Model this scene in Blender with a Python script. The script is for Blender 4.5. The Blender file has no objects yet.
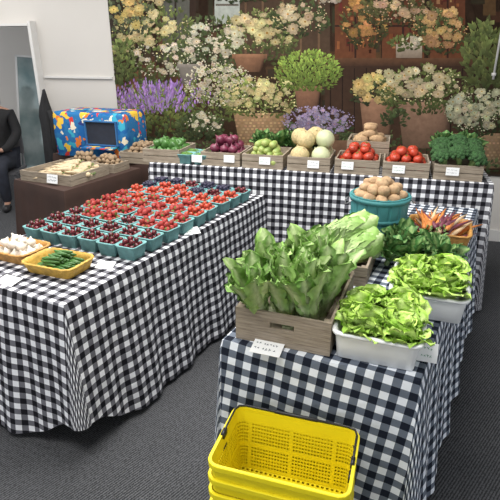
import bpy, math, random, bmesh
from mathutils import Vector, Matrix, Euler
R=random.Random(7)
S=bpy.context.scene
S.view_settings.view_transform='Standard'
pi=math.pi
rad=math.radians
# ---------------------------------------------------------------- materials
def mat(name,col,rough=.6,var=.0,nscale=20,bump=0,bscale=60,col2=None,vc=False,metal=0,spec=.5):
    m=bpy.data.materials.new(name);m.use_nodes=True
    nt=m.node_tree;N=nt.nodes;L=nt.links
    b=N['Principled BSDF'];b.inputs['Roughness'].default_value=rough;b.inputs['Metallic'].default_value=metal
    b.inputs['Specular IOR Level'].default_value=spec
    tc=N.new('ShaderNodeTexCoord')
    no=N.new('ShaderNodeTexNoise');no.inputs['Scale'].default_value=nscale;no.inputs['Detail'].default_value=4
    L.new(tc.outputs['Object'],no.inputs['Vector'])
    if vc:
        at=N.new('ShaderNodeAttribute');at.attribute_name='Col'
        hs=N.new('ShaderNodeHueSaturation')
        L.new(at.outputs['Color'],hs.inputs['Color'])
        mr=N.new('ShaderNodeMapRange');mr.inputs['To Min'].default_value=1-var;mr.inputs['To Max'].default_value=1+var
        mr.inputs['From Min'].default_value=.3;mr.inputs['From Max'].default_value=.7
        L.new(no.outputs['Fac'],mr.inputs['Value']);L.new(mr.outputs['Result'],hs.inputs['Value'])
        L.new(hs.outputs['Color'],b.inputs['Base Color'])
    else:
        mx=N.new('ShaderNodeMix');mx.data_type='RGBA'
        c2=col2 or tuple(max(0,c*(1-var)) for c in col)
        mx.inputs['A'].default_value=(*col,1);mx.inputs['B'].default_value=(*c2,1)
        mr=N.new('ShaderNodeMapRange');mr.inputs['From Min'].default_value=.35;mr.inputs['From Max'].default_value=.65
        L.new(no.outputs['Fac'],mr.inputs['Value']);L.new(mr.outputs['Result'],mx.inputs['Factor'])
        L.new(mx.outputs['Result'],b.inputs['Base Color'])
    if bump:
        n2=N.new('ShaderNodeTexNoise');n2.inputs['Scale'].default_value=bscale;n2.inputs['Detail'].default_value=3
        L.new(tc.outputs['Object'],n2.inputs['Vector'])
        bp=N.new('ShaderNodeBump');bp.inputs['Strength'].default_value=bump;bp.inputs['Distance'].default_value=.01
        L.new(n2.outputs['Fac'],bp.inputs['Height']);L.new(bp.outputs['Normal'],b.inputs['Normal'])
    return m
def woodmat(name,c1,c2):
    m=bpy.data.materials.new(name);m.use_nodes=True;nt=m.node_tree;N=nt.nodes;L=nt.links
    b=N['Principled BSDF'];b.inputs['Roughness'].default_value=.85;b.inputs['Specular IOR Level'].default_value=.2
    tc=N.new('ShaderNodeTexCoord');mp=N.new('ShaderNodeMapping');mp.inputs['Scale'].default_value=(6,6,90);L.new(tc.outputs['Object'],mp.inputs[0])
    no=N.new('ShaderNodeTexNoise');no.inputs['Scale'].default_value=1.6;no.inputs['Detail'].default_value=6;no.inputs['Roughness'].default_value=.7;L.new(mp.outputs[0],no.inputs['Vector'])
    cr=N.new('ShaderNodeValToRGB');cr.color_ramp.elements[0].position=.32;cr.color_ramp.elements[0].color=(*c2,1);cr.color_ramp.elements[1].position=.68;cr.color_ramp.elements[1].color=(*c1,1)
    L.new(no.outputs['Fac'],cr.inputs[0]);L.new(cr.outputs[0],b.inputs['Base Color'])
    bp=N.new('ShaderNodeBump');bp.inputs['Strength'].default_value=.35;bp.inputs['Distance'].default_value=.004;L.new(no.outputs['Fac'],bp.inputs['Height']);L.new(bp.outputs['Normal'],b.inputs['Normal'])
    return m
def gingham(name,dark,mid,light):
    m=bpy.data.materials.new(name);m.use_nodes=True;nt=m.node_tree;N=nt.nodes;L=nt.links
    b=N['Principled BSDF'];b.inputs['Roughness'].default_value=.9;b.inputs['Specular IOR Level'].default_value=.15
    uv=N.new('ShaderNodeUVMap');uv.uv_map='UVMap'
    sp=N.new('ShaderNodeSeparateXYZ');L.new(uv.outputs['UV'],sp.inputs[0])
    outs=[]
    for k in ('X','Y'):
        a=N.new('ShaderNodeMath');a.operation='DIVIDE';a.inputs[1].default_value=.058;L.new(sp.outputs[k],a.inputs[0])
        f=N.new('ShaderNodeMath');f.operation='FRACT';L.new(a.outputs[0],f.inputs[0])
        g=N.new('ShaderNodeMath');g.operation='GREATER_THAN';g.inputs[1].default_value=.5;L.new(f.outputs[0],g.inputs[0]);outs.append(g)
    s=N.new('ShaderNodeMath');s.operation='ADD';L.new(outs[0].outputs[0],s.inputs[0]);L.new(outs[1].outputs[0],s.inputs[1])
    h=N.new('ShaderNodeMath');h.operation='MULTIPLY';h.inputs[1].default_value=.45;L.new(s.outputs[0],h.inputs[0])
    cr=N.new('ShaderNodeValToRGB');cr.color_ramp.interpolation='CONSTANT'
    e=cr.color_ramp.elements;e[0].color=(*light,1);e[1].position=.3;e[1].color=(*mid,1)
    x=e.new(.7);x.color=(*dark,1)
    L.new(h.outputs[0],cr.inputs[0]);L.new(cr.outputs[0],b.inputs['Base Color'])
    no=N.new('ShaderNodeTexNoise');no.inputs['Scale'].default_value=7;no.inputs['Detail'].default_value=4
    tc=N.new('ShaderNodeTexCoord');L.new(tc.outputs['Object'],no.inputs['Vector'])
    bp=N.new('ShaderNodeBump');bp.inputs['Strength'].default_value=.8;bp.inputs['Distance'].default_value=.03
    L.new(no.outputs['Fac'],bp.inputs['Height']);L.new(bp.outputs['Normal'],b.inputs['Normal'])
    return m
def carpet():
    m=bpy.data.materials.new('carpet_material');m.use_nodes=True;nt=m.node_tree;N=nt.nodes;L=nt.links
    b=N['Principled BSDF'];b.inputs['Roughness'].default_value=.95;b.inputs['Specular IOR Level'].default_value=.1
    tc=N.new('ShaderNodeTexCoord')
    mp=N.new('ShaderNodeMapping');mp.inputs['Rotation'].default_value=(0,0,rad(28));mp.inputs['Scale'].default_value=(1,.5,1);L.new(tc.outputs['Object'],mp.inputs[0])
    w=N.new('ShaderNodeTexWave');w.inputs['Scale'].default_value=30;w.inputs['Distortion'].default_value=4.0;w.inputs['Detail'].default_value=2;w.inputs['Detail Scale'].default_value=9
    L.new(mp.outputs[0],w.inputs['Vector'])
    no=N.new('ShaderNodeTexNoise');no.inputs['Scale'].default_value=120;no.inputs['Detail'].default_value=1;L.new(mp.outputs[0],no.inputs['Vector'])
    n3=N.new('ShaderNodeTexNoise');n3.inputs['Scale'].default_value=1.5;L.new(mp.outputs[0],n3.inputs['Vector'])
    ad=N.new('ShaderNodeMath');ad.operation='MULTIPLY';L.new(w.outputs['Fac'],ad.inputs[0]);L.new(no.outputs['Fac'],ad.inputs[1])
    a2=N.new('ShaderNodeMath');a2.operation='MULTIPLY_ADD';a2.inputs[1].default_value=.25;L.new(n3.outputs['Fac'],a2.inputs[0]);L.new(ad.outputs[0],a2.inputs[2])
    cr=N.new('ShaderNodeValToRGB');cr.color_ramp.elements[0].position=.12;cr.color_ramp.elements[0].color=(.024,.025,.027,1)
    cr.color_ramp.elements[1].position=.60;cr.color_ramp.elements[1].color=(.115,.118,.126,1)
    L.new(a2.outputs[0],cr.inputs[0]);L.new(cr.outputs[0],b.inputs['Base Color'])
    bp=N.new('ShaderNodeBump');bp.inputs['Strength'].default_value=.4;bp.inputs['Distance'].default_value=.004
    L.new(ad.outputs[0],bp.inputs['Height']);L.new(bp.outputs['Normal'],b.inputs['Normal'])
    return m
def printed():
    m=bpy.data.materials.new('multicolour_print');m.use_nodes=True;nt=m.node_tree;N=nt.nodes;L=nt.links
    b=N['Principled BSDF'];b.inputs['Roughness'].default_value=.9;b.inputs['Specular IOR Level'].default_value=.1
    tc=N.new('ShaderNodeTexCoord');no=N.new('ShaderNodeTexNoise');no.inputs['Scale'].default_value=12;L.new(tc.outputs['Object'],no.inputs['Vector'])
    ma=N.new('ShaderNodeVectorMath');ma.operation='MULTIPLY_ADD';ma.inputs[1].default_value=(.16,.16,.16);L.new(no.outputs['Color'],ma.inputs[0]);L.new(tc.outputs['Object'],ma.inputs[2])
    v=N.new('ShaderNodeTexVoronoi');v.inputs['Scale'].default_value=15;L.new(ma.outputs[0],v.inputs['Vector'])
    sp=N.new('ShaderNodeSeparateColor');L.new(v.outputs['Color'],sp.inputs[0])
    cr=N.new('ShaderNodeValToRGB');cr.color_ramp.interpolation='CONSTANT';e=cr.color_ramp.elements
    cols=[(.02,.12,.34),(.72,.20,.04),(.05,.36,.50),(.60,.05,.04),(.78,.50,.06),(.03,.05,.20),(.74,.68,.52),(.03,.16,.38)]
    e[0].color=(*cols[0],1);e[1].position=.22;e[1].color=(*cols[1],1)
    for i,c in enumerate(cols[2:]):
        x=e.new(.34+.10*i);x.color=(*c,1)
    L.new(sp.outputs[0],cr.inputs[0])
    mr=N.new('ShaderNodeMapRange');mr.inputs['From Min'].default_value=.56;mr.inputs['From Max'].default_value=.60;L.new(v.outputs['Distance'],mr.inputs['Value'])
    mx=N.new('ShaderNodeMix');mx.data_type='RGBA';L.new(mr.outputs['Result'],mx.inputs['Factor']);L.new(cr.outputs[0],mx.inputs['A']);mx.inputs['B'].default_value=(.03,.16,.36,1)
    L.new(mx.outputs['Result'],b.inputs['Base Color']);return m
M={}
M['wood']=woodmat('weathered_wood',(.40,.34,.265),(.19,.15,.11))
M['ging']=gingham('gingham_cloth',(.012,.012,.016),(.15,.15,.17),(.82,.83,.86))
M['ging2']=gingham('gingham_cloth_navy',(.012,.016,.028),(.14,.165,.21),(.80,.84,.90))
M['brown']=mat('brown_cloth',(.055,.026,.018),.85,var=.3,nscale=5,bump=.2,bscale=12)
M['teal']=mat('teal_pulp',(.19,.42,.42),.85,var=.25,nscale=30,bump=.4,bscale=150)
M['tealb']=mat('teal_bucket_paint',(.06,.27,.28),.65,var=.3,nscale=8,bump=.2,bscale=30)
M['straw']=mat('strawberry_red',(.44,.035,.028),.45,var=.5,nscale=60,bump=.5,bscale=300)
M['tom']=mat('tomato_red',(.52,.055,.025),.35,var=.4,nscale=12)
M['cherry']=mat('dark_cherry',(.14,.010,.018),.25,var=.5,nscale=20)
M['blue']=mat('dark_blueberry',(.035,.03,.07),.5,var=.5,nscale=20)
M['calyx']=mat('calyx_green',(.07,.22,.03),.6,var=.4)
M['garlic']=mat('garlic_white',(.84,.78,.68),.6,var=.15,nscale=30,bump=.3,bscale=50)
M['wick']=mat('honey_wicker',(.60,.31,.08),.55,var=.35,nscale=40,bump=.4,bscale=120)
M['wicky']=mat('yellow_wicker',(.66,.40,.07),.55,var=.35,nscale=40,bump=.4,bscale=120)
M['cuc']=mat('cucumber_green',(.07,.20,.04),.45,var=.5,nscale=30,bump=.4,bscale=90)
M['pepper']=mat('pepper_green',(.07,.19,.04),.35,var=.4,nscale=10)
M['bean']=mat('bean_green',(.16,.33,.06),.45,var=.4,nscale=20)
M['pot']=mat('potato_skin',(.50,.34,.19),.8,nscale=25,col2=(.32,.20,.11),bump=.4,bscale=60)
M['potd']=mat('brown_mushroom',(.36,.25,.15),.8,var=.4,nscale=25,bump=.3)
M['root']=mat('parsnip_cream',(.70,.56,.36),.7,var=.3,nscale=30,bump=.3)
M['onion']=mat('red_onion',(.20,.03,.07),.4,var=.5,nscale=20)
M['melon']=mat('cantaloupe_netting',(.60,.46,.24),.8,nscale=60,col2=(.42,.35,.18),bump=.6,bscale=90)
M['honey']=mat('honeydew_pale',(.56,.60,.36),.5,var=.2,nscale=12)
M['squash']=mat('squash_green',(.24,.36,.09),.45,nscale=16,col2=(.46,.47,.16))
M['broc']=mat('broccoli_green',(.045,.13,.035),.8,var=.5,nscale=60,bump=.8,bscale=200)
M['stalk']=mat('stalk_green',(.28,.42,.14),.6,var=.2)
M['car']=mat('carrot_orange',(.72,.25,.06),.5,var=.3,nscale=30,bump=.3,bscale=90)
M['carp']=mat('carrot_purple',(.20,.05,.08),.5,var=.4,nscale=30)
M['carw']=mat('carrot_pale',(.76,.56,.34),.5,var=.2,nscale=30)
M['leaf']=mat('leaf_colours',(0,0,0),.55,vc=True,var=.15,nscale=55,bump=.3,bscale=80,spec=.22)
M['white']=mat('white_plastic',(.84,.86,.86),.35,var=.04)
M['paper']=mat('white_card',(.88,.89,.89),.6,var=.03)
M['ink']=mat('dark_ink',(.03,.05,.08),.6)
M['inkg']=mat('green_ink',(.04,.26,.13),.6)
M['yel']=mat('yellow_plastic',(.88,.74,.016),.45,var=.05,nscale=4,spec=.35)
M['blk']=mat('black_plastic',(.012,.012,.013),.4,var=.2)
M['metal']=mat('galvanised_wire',(.35,.35,.36),.35,metal=.9)
M['wall']=mat('white_wall_paint',(.60,.575,.54),.8,var=.05,nscale=1.2,bump=.03)
M['trim']=mat('white_trim_paint',(.66,.65,.63),.5,var=.03)
M['ceil']=mat('ceiling_paint',(.7,.7,.7),.9,var=.04)
M['floor']=carpet()
M['mural']=mat('printed_mural',(0,0,0),.75,vc=True,var=.14,nscale=25,spec=.2)
M['print']=printed()
M['dark']=mat('opening_shade',(.02,.025,.04),.8,var=.2)  # near-black colour painted in as the shade inside the blue box
M['bluep']=mat('blue_card',(.03,.14,.34),.8,var=.1)
M['skin']=mat('skin_tone',(.42,.24,.17),.5,var=.08)
M['cblk']=mat('black_fabric',(.014,.014,.016),.85,var=.4,nscale=10,bump=.3,bscale=15)
M['jean']=mat('dark_denim',(.020,.024,.038),.85,var=.4,nscale=12,bump=.3,bscale=20)
M['hair']=mat('dark_hair',(.02,.012,.008),.5,var=.4,nscale=30)
M['shoe']=mat('dark_shoe',(.02,.02,.022),.5,var=.3)
M['glass']=mat('mirror_glass',(.36,.42,.42),.15,nscale=2.5,col2=(.12,.19,.20),metal=.3)
M['alu']=mat('aluminium_frame',(.62,.62,.62),.35,metal=.4)
M['grey']=mat('grey_plastic',(.12,.12,.13),.5,var=.1)
# ---------------------------------------------------------------- builder
class MB:
    def __init__(s): s.v=[];s.f=[];s.m=[];s.c=[];s.uv=None
    def add(s,vs,fs,mi=0,col=None,T=None):
        o=len(s.v)
        if T is not None: vs=[T@Vector(p) for p in vs]
        s.v+= [tuple(p) for p in vs]
        s.f+= [tuple(i+o for i in f) for f in fs]
        s.m+= [mi]*len(fs)
        if col is None: s.c+=[(1,1,1)]*len(vs)
        elif isinstance(col,list): s.c+=col
        else: s.c+=[col]*len(vs)
        return o
    def box(s,c,d,mi=0,T=None,col=None):
        x,y,z=c;a,b,h=d[0]/2,d[1]/2,d[2]/2
        vs=[(x-a,y-b,z-h),(x+a,y-b,z-h),(x+a,y+b,z-h),(x-a,y+b,z-h),(x-a,y-b,z+h),(x+a,y-b,z+h),(x+a,y+b,z+h),(x-a,y+b,z+h)]
        fs=[(0,3,2,1),(4,5,6,7),(0,1,5,4),(1,2,6,5),(2,3,7,6),(3,0,4,7)]
        s.add(vs,fs,mi,col,T)
    def lathe(s,prof,n=16,mi=0,fn=None,T=None,col=None):
        vs=[];fs=[]
        for k,(r,z) in enumerate(prof):
            for i in range(n):
                a=2*pi*i/n
                p=Vector((r*math.cos(a),r*math.sin(a),z))
                if fn:p=fn(p,a,k)
                vs.append(p)
        for k in range(len(prof)-1):
            for i in range(n):
                j=(i+1)%n
                fs.append((k*n+i,k*n+j,(k+1)*n+j,(k+1)*n+i))
        fs.append(tuple(range(n-1,-1,-1)));fs.append(tuple((len(prof)-1)*n+i for i in range(n)))
        s.add(vs,fs,mi,col,T)
    def ball(s,rx,ry,rz,nu=12,nv=8,mi=0,fn=None,T=None,col=None):
        prof=[(math.sin(pi*(k+.15)/(nv+.3)),-math.cos(pi*(k+.15)/(nv+.3))) for k in range(nv+1)]
        def g(p,a,k):
            q=Vector((p.x*rx,p.y*ry,p.z*rz))
            return fn(q,a,k) if fn else q
        s.lathe(prof,nu,mi,g,T,col)
    def tube(s,path,r,n=8,mi=0,closed=False,T=None,col=None):
        path=[Vector(p) for p in path];m=len(path);vs=[];fs=[]
        rr_=r if isinstance(r,list) else [r]*m
        up0=Vector((0,0,1))
        for k,p in enumerate(path):
            if closed: t=path[(k+1)%m]-path[k-1]
            else: t=path[min(k+1,m-1)]-path[max(k-1,0)]
            t.normalize()
            u=up0 if abs(t.z)<.9 else Vector((1,0,0))
            a=t.cross(u).normalized();b=a.cross(t)
            for i in range(n):
                g=2*pi*i/n;vs.append(p+a*math.cos(g)*rr_[k]+b*math.sin(g)*rr_[k])
        for k in range(m if closed else m-1):
            k2=(k+1)%m
            for i in range(n):
                j=(i+1)%n;fs.append((k*n+i,k*n+j,k2*n+j,k2*n+i))
        if not closed: fs.append(tuple(range(n-1,-1,-1)));fs.append(tuple((m-1)*n+i for i in range(n)))
        s.add(vs,fs,mi,col,T)
    def mesh(s,name,mats,smooth=True):
        me=bpy.data.meshes.new(name);me.from_pydata(s.v,[],s.f)
        for m_ in mats: me.materials.append(m_)
        me.polygons.foreach_set('material_index',s.m)
        me.polygons.foreach_set('use_smooth',[smooth]*len(s.f))
        ca=me.color_attributes.new('Col','FLOAT_COLOR','POINT')
        fl=[]
        for c in s.c: fl+=[c[0],c[1],c[2],1]
        ca.data.foreach_set('color',fl)
        if s.uv:
            ul=me.uv_layers.new(name='UVMap')
            for l in me.loops: ul.data[l.index].uv=s.uv[l.vertex_index]
        me.update();return me
def obj(name,me,loc=(0,0,0),rot=(0,0,0),sc=1,label=None,cat=None,group=None,parent=None,kind=None):
    o=bpy.data.objects.new(name,me);S.collection.objects.link(o)
    if parent: o.parent=parent
    o.location=loc;o.rotation_euler=rot
    o.scale=(sc,sc,sc) if not isinstance(sc,tuple) else sc
    if label:o['label']=label
    if cat:o['category']=cat
    if group:o['group']=group
    if kind:o['kind']=kind
    return o
def rr(w,d,r,n):
    "evenly spaced points and outward normals round a rounded rectangle"
    a,b=w/2-r,d/2-r
    segs=[('l',2*b,(w/2,-b),(0,1),(1,0)),('a',pi*r/2,(a,b),0),('l',2*a,(a,d/2),(-1,0),(0,1)),('a',pi*r/2,(-a,b),pi/2),
          ('l',2*b,(-w/2,b),(0,-1),(-1,0)),('a',pi*r/2,(-a,-b),pi),('l',2*a,(-a,-d/2),(1,0),(0,-1)),('a',pi*r/2,(a,-b),1.5*pi)]
    tot=sum(s_[1] for s_ in segs);out=[]
    for i in range(n):
        t=tot*i/n;k=0
        while t>segs[k][1] and k<7: t-=segs[k][1];k+=1
        s_=segs[k]
        if s_[0]=='l': out.append((s_[2][0]+s_[3][0]*t,s_[2][1]+s_[3][1]*t,s_[4][0],s_[4][1]))
        else:
            an=s_[3]+t/r;out.append((s_[2][0]+r*math.cos(an),s_[2][1]+r*math.sin(an),math.cos(an),math.sin(an)))
    return out
def tub(b,w,d,r,n,prof,mi=0,weave=0):
    ring=rr(w,d,r,n);vs=[];fs=[]
    for k,(off,z) in enumerate(prof):
        for i,(x,y,nx,ny) in enumerate(ring):
            o=off+(weave*(1 if ((i//2+k)%2) else -1) if weave and 0<k<len(prof)-1 else 0)
            vs.append((x+nx*o,y+ny*o,z))
    for k in range(len(prof)-1):
        for i in range(n):
            j=(i+1)%n;fs.append((k*n+i,k*n+j,(k+1)*n+j,(k+1)*n+i))
    fs.append(tuple(range(n-1,-1,-1)));fs.append(tuple((len(prof)-1)*n+i for i in range(n)))
    b.add(vs,fs,mi)
# ---------------------------------------------------------------- room
WA=rad(12);W0=Vector((-3.79,4.24,0));wd=Vector((math.cos(WA),math.sin(WA),0));wn=Vector((math.sin(WA),-math.cos(WA),0))
WT=Matrix.Translation(W0)@Matrix.Rotation(WA,4,'Z')   # local x along wall, -y into room
def struct(name,me,**k): return obj(name,me,kind='structure',**k)
b=MB();b.box((-1,1.5,-.05),(14,12,.1));struct('floor',b.mesh('floor',[M['floor']],False))
b=MB();b.box((2.35,.075,1.5),(6.5,.15,3.0),T=WT);struct('wall_back',b.mesh('wall_back',[M['wall']],False))
b=MB();b.box((-1.95,.075,2.46),(2.1,.15,1.07),T=WT);struct('wall_lintel',b.mesh('wall_lintel',[M['wall']],False))
b=MB();b.box((-1.95,.0,1.935),(2.1,.2,.025),T=WT);b.box((-.89,-.01,1.0),(.035,.17,1.94),T=WT);struct('trim_1',b.mesh('trim_1',[M['trim']],False))
b=MB();b.box((-1.9,1.6,1.5),(3.4,.1,3.0),T=WT);struct('wall_hallway',b.mesh('wall_hallway',[M['wall']],False))
b=MB();b.box((2.35,-.012,.055),(6.45,.024,.11),T=WT);struct('baseboard_back',b.mesh('baseboard_back',[M['trim']],False))
b=MB();b.box((-.44,-.012,1.42),(.82,.025,.02),T=WT);struct('trim_2',b.mesh('trim_2',[M['trim']],False))
b=MB();b.box((-1,1.5,3.05),(14,12,.1));struct('ceiling',b.mesh('ceiling',[M['ceil']],False))
# ---------------------------------------------------------------- mural (flat printed panel)
CH,SH=math.cos(rad(21.9)),math.sin(rad(21.9));CY,SY=math.cos(rad(27.5)),math.sin(rad(27.5))
def art(px,py):
    "mural design sheet (113..500 wide, 0..172 high) -> metres along the wall, height"
    a=px-250;q=250-py;h=500*CH+q*SH;up=-500*SH+q*CH
    X=CY*a-SY*h;Y=SY*a+CY*h
    s=(W0.x*wn.x+W0.y*wn.y)/(X*wn.x+Y*wn.y)
    return ((X*s-W0.x)*wd.x+(Y*s-W0.y)*wd.y, 1.7+up*s)
mb=MB();lay=[0.0]
def flat(pts,cols):
    lay[0]+=3e-7
    vs=[]
    for (x,y) in pts:
        u,z=art(x,y)
        u=max(0,min(4.5,u));z=max(.62,min(2.6,z))
        vs.append((u,-.012-lay[0],z))
    mb.add(vs,[tuple(range(len(vs)))],0,cols if isinstance(cols,list) else [cols]*len(vs),WT)
def jit(c,v=.25):
    k=1+R.uniform(-v,v);return tuple(max(0,x*k*(1+R.uniform(-.08,.08))) for x in c)
mb.box((2.25,-.006,1.61),(4.5,.012,1.98),T=WT,col=(.03,.02,.015))
def rect(x0,y0,x1,y1,c,c2=None): flat([(x0,y1),(x1,y1),(x1,y0),(x0,y0)],[c2 or c,c2 or c,c,c])
rect(113,-80,520,175,(.040,.022,.013),(.055,.029,.015))
for i in range(420):
    x=R.uniform(113,500);y=R.uniform(-60,170);w=R.uniform(3,14);h=R.uniform(6,26)
    c=R.choice([(.022,.012,.007),(.06,.028,.013),(.04,.027,.014),(.08,.038,.017),(.035,.03,.014)])
    rect(x,y,x+w,y+h,jit(c,.4))
for (x0,x1) in [(335,376),(382,424),(430,465)]:
    rect(x0,-60,x1,58,(.085,.026,.012),(.12,.042,.018))
    for k in range(30):
        x=R.uniform(x0+2,x1-5);y=R.uniform(-20,52);rect(x,y,x+R.uniform(1,4),y+R.uniform(2,9),jit(R.choice([(.20,.07,.025),(.05,.014,.008),(.30,.16,.07),(.10,.02,.015)]),.3))
    rect((x0+x1)/2-1,-60,(x0+x1)/2+1,58,(.03,.012,.008))
    rect(x0,25,x1,27,(.03,.012,.008))
rect(215,-60,240,24,(.5,.52,.5),(.30,.32,.28));rect(216,4,239,6,(.12,.1,.08))
rect(240,-60,330,60,(.045,.026,.016),(.07,.042,.025))
for x in (245,262,282,300,318): rect(x,-60,x+2,60,(.13,.075,.042))
rect(163,-20,190,60,(.10,.10,.085),(.05,.045,.035));rect(175,-20,177,60,(.03,.02,.015))
rect(325,58,480,66,(.11,.052,.026),(.05,.024,.014));rect(116,84,205,89,(.12,.06,.03))
rect(325,66,480,170,(.038,.019,.011),(.060,.031,.018))
for x in range(330,480,12): rect(x,68,x+1,165,(.015,.008,.005))
rect(113,140,325,175,(.05,.032,.02))
def pot(cx,y0,y1,w0,w1,c,wick=False):
    n=10
    for i in range(n):
        a0=-1+2*i/n;a1=-1+2*(i+1)/n
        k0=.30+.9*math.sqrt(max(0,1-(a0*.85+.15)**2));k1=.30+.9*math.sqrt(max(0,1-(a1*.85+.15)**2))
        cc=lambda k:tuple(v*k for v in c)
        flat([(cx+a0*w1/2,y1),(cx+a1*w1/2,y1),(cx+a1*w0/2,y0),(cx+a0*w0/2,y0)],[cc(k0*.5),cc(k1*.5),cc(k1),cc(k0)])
    if wick:
        y=y0
        r=0
        while y<y1-2:
            f=(y-y0)/(y1-y0);w=w0+(w1-w0)*f
            m=int(w/4)
            for i in range(m):
                x=cx-w/2+w*(i+(.5 if r%2 else 0))/m
                rect(x,y,x+2.4,y+1.8,jit(tuple(v*1.4*(1.1-.9*abs((i+.5)/m-.4)) for v in c),.3))
            y+=3;r+=1
    else:
        for i in range(n):
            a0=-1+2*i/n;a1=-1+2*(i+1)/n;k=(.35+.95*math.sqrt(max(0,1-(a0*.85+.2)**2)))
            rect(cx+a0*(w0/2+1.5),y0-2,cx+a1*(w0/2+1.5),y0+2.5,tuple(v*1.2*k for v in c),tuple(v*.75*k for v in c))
def leafs(cx,cy,rx,ry,n,c,ln=5,wd_=1.6,spread=1.0):
    for i in range(n):
        t=R.uniform(0,2*pi);q=math.sqrt(R.random())
        x=cx+rx*q*math.cos(t);y=cy+ry*q*math.sin(t)
        an=R.uniform(-pi,pi) if R.random()>spread else math.atan2(y-(cy+ry*1.2),x-cx)+R.uniform(-.9,.9)
        l=ln*R.uniform(.6,1.5);w=wd_*R.uniform(.6,1.3)
        dx,dy=math.cos(an),math.sin(an)
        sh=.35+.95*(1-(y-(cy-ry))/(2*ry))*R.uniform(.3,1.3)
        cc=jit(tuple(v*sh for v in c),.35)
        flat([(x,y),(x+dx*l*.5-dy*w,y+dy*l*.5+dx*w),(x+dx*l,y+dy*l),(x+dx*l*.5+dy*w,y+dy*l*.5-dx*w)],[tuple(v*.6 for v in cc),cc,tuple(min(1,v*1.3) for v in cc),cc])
def blooms(cx,cy,rx,ry,n,c,r=3,cen=(.50,.28,.05),den=.75,sprig=True):
    n=int(n*den);cl=[(R.uniform(-.7,.7),R.uniform(-.7,.7)) for _ in range(max(3,n//6))]
    if sprig:
        for i in range(n*3):
            t=R.uniform(0,2*pi);q=R.random()**.4*1.12;x=cx+rx*q*math.cos(t);y=cy+ry*q*math.sin(t);s=R.uniform(.5,1.2);k=R.uniform(.3,.85)
            cc=jit(tuple(v*k for v in c),.1);flat([(x-s,y),(x,y+s*.8),(x+s,y),(x,y-s*.8)],cc)
    for i in range(n):
        if R.random()<.6:
            ux,uy=R.choice(cl);x=cx+rx*(ux+R.gauss(0,.16));y=cy+ry*(uy+R.gauss(0,.18))
        else:
            t=R.uniform(0,2*pi);q=math.sqrt(R.random());x=cx+rx*q*math.cos(t);y=cy+ry*q*math.sin(t)
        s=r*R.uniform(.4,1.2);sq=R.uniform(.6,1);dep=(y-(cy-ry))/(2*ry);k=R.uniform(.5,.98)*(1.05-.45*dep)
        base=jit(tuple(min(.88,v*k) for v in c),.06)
        if r<2.6: rings=[(1,6,.0)]
        else: rings=[(1,7,.0),(.68,6,.5),(.38,5,.2)]
        for ri,(m,pet,ph) in enumerate(rings):
            a0=R.uniform(0,pi);f=.72+.18*ri
            for p in range(pet):
                a=a0+2*pi*p/pet;da=pi/pet*1.15;mm=m*R.uniform(.85,1.1);kk=R.uniform(.86,1.08)*f
                c2=tuple(min(.92,v*kk) for v in base);c0=(c2[0]*.62,c2[1]*.55,c2[2]*.45)
                P=lambda g,q_:(x+math.cos(g)*q_*s,y+math.sin(g)*q_*s*sq)
                flat([(x,y),P(a-da,mm*.72),P(a-da*.4,mm),P(a+da*.4,mm),P(a+da,mm*.72)],[c0,c2,c2,c2,c2])
        if s>1.6:
            flat([(x+math.cos(g)*s*.2,y+math.sin(g)*s*.2*sq) for g in (0,1.05,2.1,3.14,4.2,5.2)],jit(tuple(v*k for v in cen),.2))
G1=(.12,.145,.045);G2=(.07,.092,.035);G3=(.18,.22,.06);G4=(.13,.15,.08)
CR=(.88,.74,.38);WH=(.88,.80,.58);PK=(.86,.58,.36);YE=(.88,.66,.24);PU=(.26,.15,.36);OR=(.80,.40,.14)
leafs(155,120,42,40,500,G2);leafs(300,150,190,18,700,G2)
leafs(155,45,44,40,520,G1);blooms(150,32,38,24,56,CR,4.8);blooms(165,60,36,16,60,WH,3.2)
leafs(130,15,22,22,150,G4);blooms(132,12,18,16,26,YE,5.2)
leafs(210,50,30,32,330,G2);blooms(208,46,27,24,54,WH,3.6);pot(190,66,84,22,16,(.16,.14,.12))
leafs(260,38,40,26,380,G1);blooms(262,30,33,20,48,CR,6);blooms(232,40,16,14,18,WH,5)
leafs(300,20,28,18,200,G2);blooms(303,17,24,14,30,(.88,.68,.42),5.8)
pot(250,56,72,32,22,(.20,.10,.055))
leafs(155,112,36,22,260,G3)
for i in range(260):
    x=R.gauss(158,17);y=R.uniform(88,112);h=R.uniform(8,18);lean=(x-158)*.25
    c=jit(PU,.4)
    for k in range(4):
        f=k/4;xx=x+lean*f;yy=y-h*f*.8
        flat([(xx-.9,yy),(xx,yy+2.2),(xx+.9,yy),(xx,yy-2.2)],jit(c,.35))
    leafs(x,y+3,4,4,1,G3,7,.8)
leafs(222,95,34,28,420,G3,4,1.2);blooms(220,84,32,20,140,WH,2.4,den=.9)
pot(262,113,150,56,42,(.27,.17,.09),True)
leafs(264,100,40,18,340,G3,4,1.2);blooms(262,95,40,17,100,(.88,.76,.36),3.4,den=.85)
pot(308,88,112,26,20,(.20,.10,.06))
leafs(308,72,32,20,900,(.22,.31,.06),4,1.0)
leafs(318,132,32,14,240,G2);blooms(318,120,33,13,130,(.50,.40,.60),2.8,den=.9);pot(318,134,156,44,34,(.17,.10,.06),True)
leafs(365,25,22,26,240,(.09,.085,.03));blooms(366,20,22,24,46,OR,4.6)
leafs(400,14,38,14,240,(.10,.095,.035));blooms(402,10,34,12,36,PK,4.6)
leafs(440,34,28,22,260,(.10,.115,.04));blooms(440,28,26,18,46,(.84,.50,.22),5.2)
rect(396,44,422,58,(.36,.30,.23),(.20,.15,.11));rect(400,38,404,44,(.5,.42,.26));rect(410,36,415,44,(.5,.42,.26))
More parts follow.
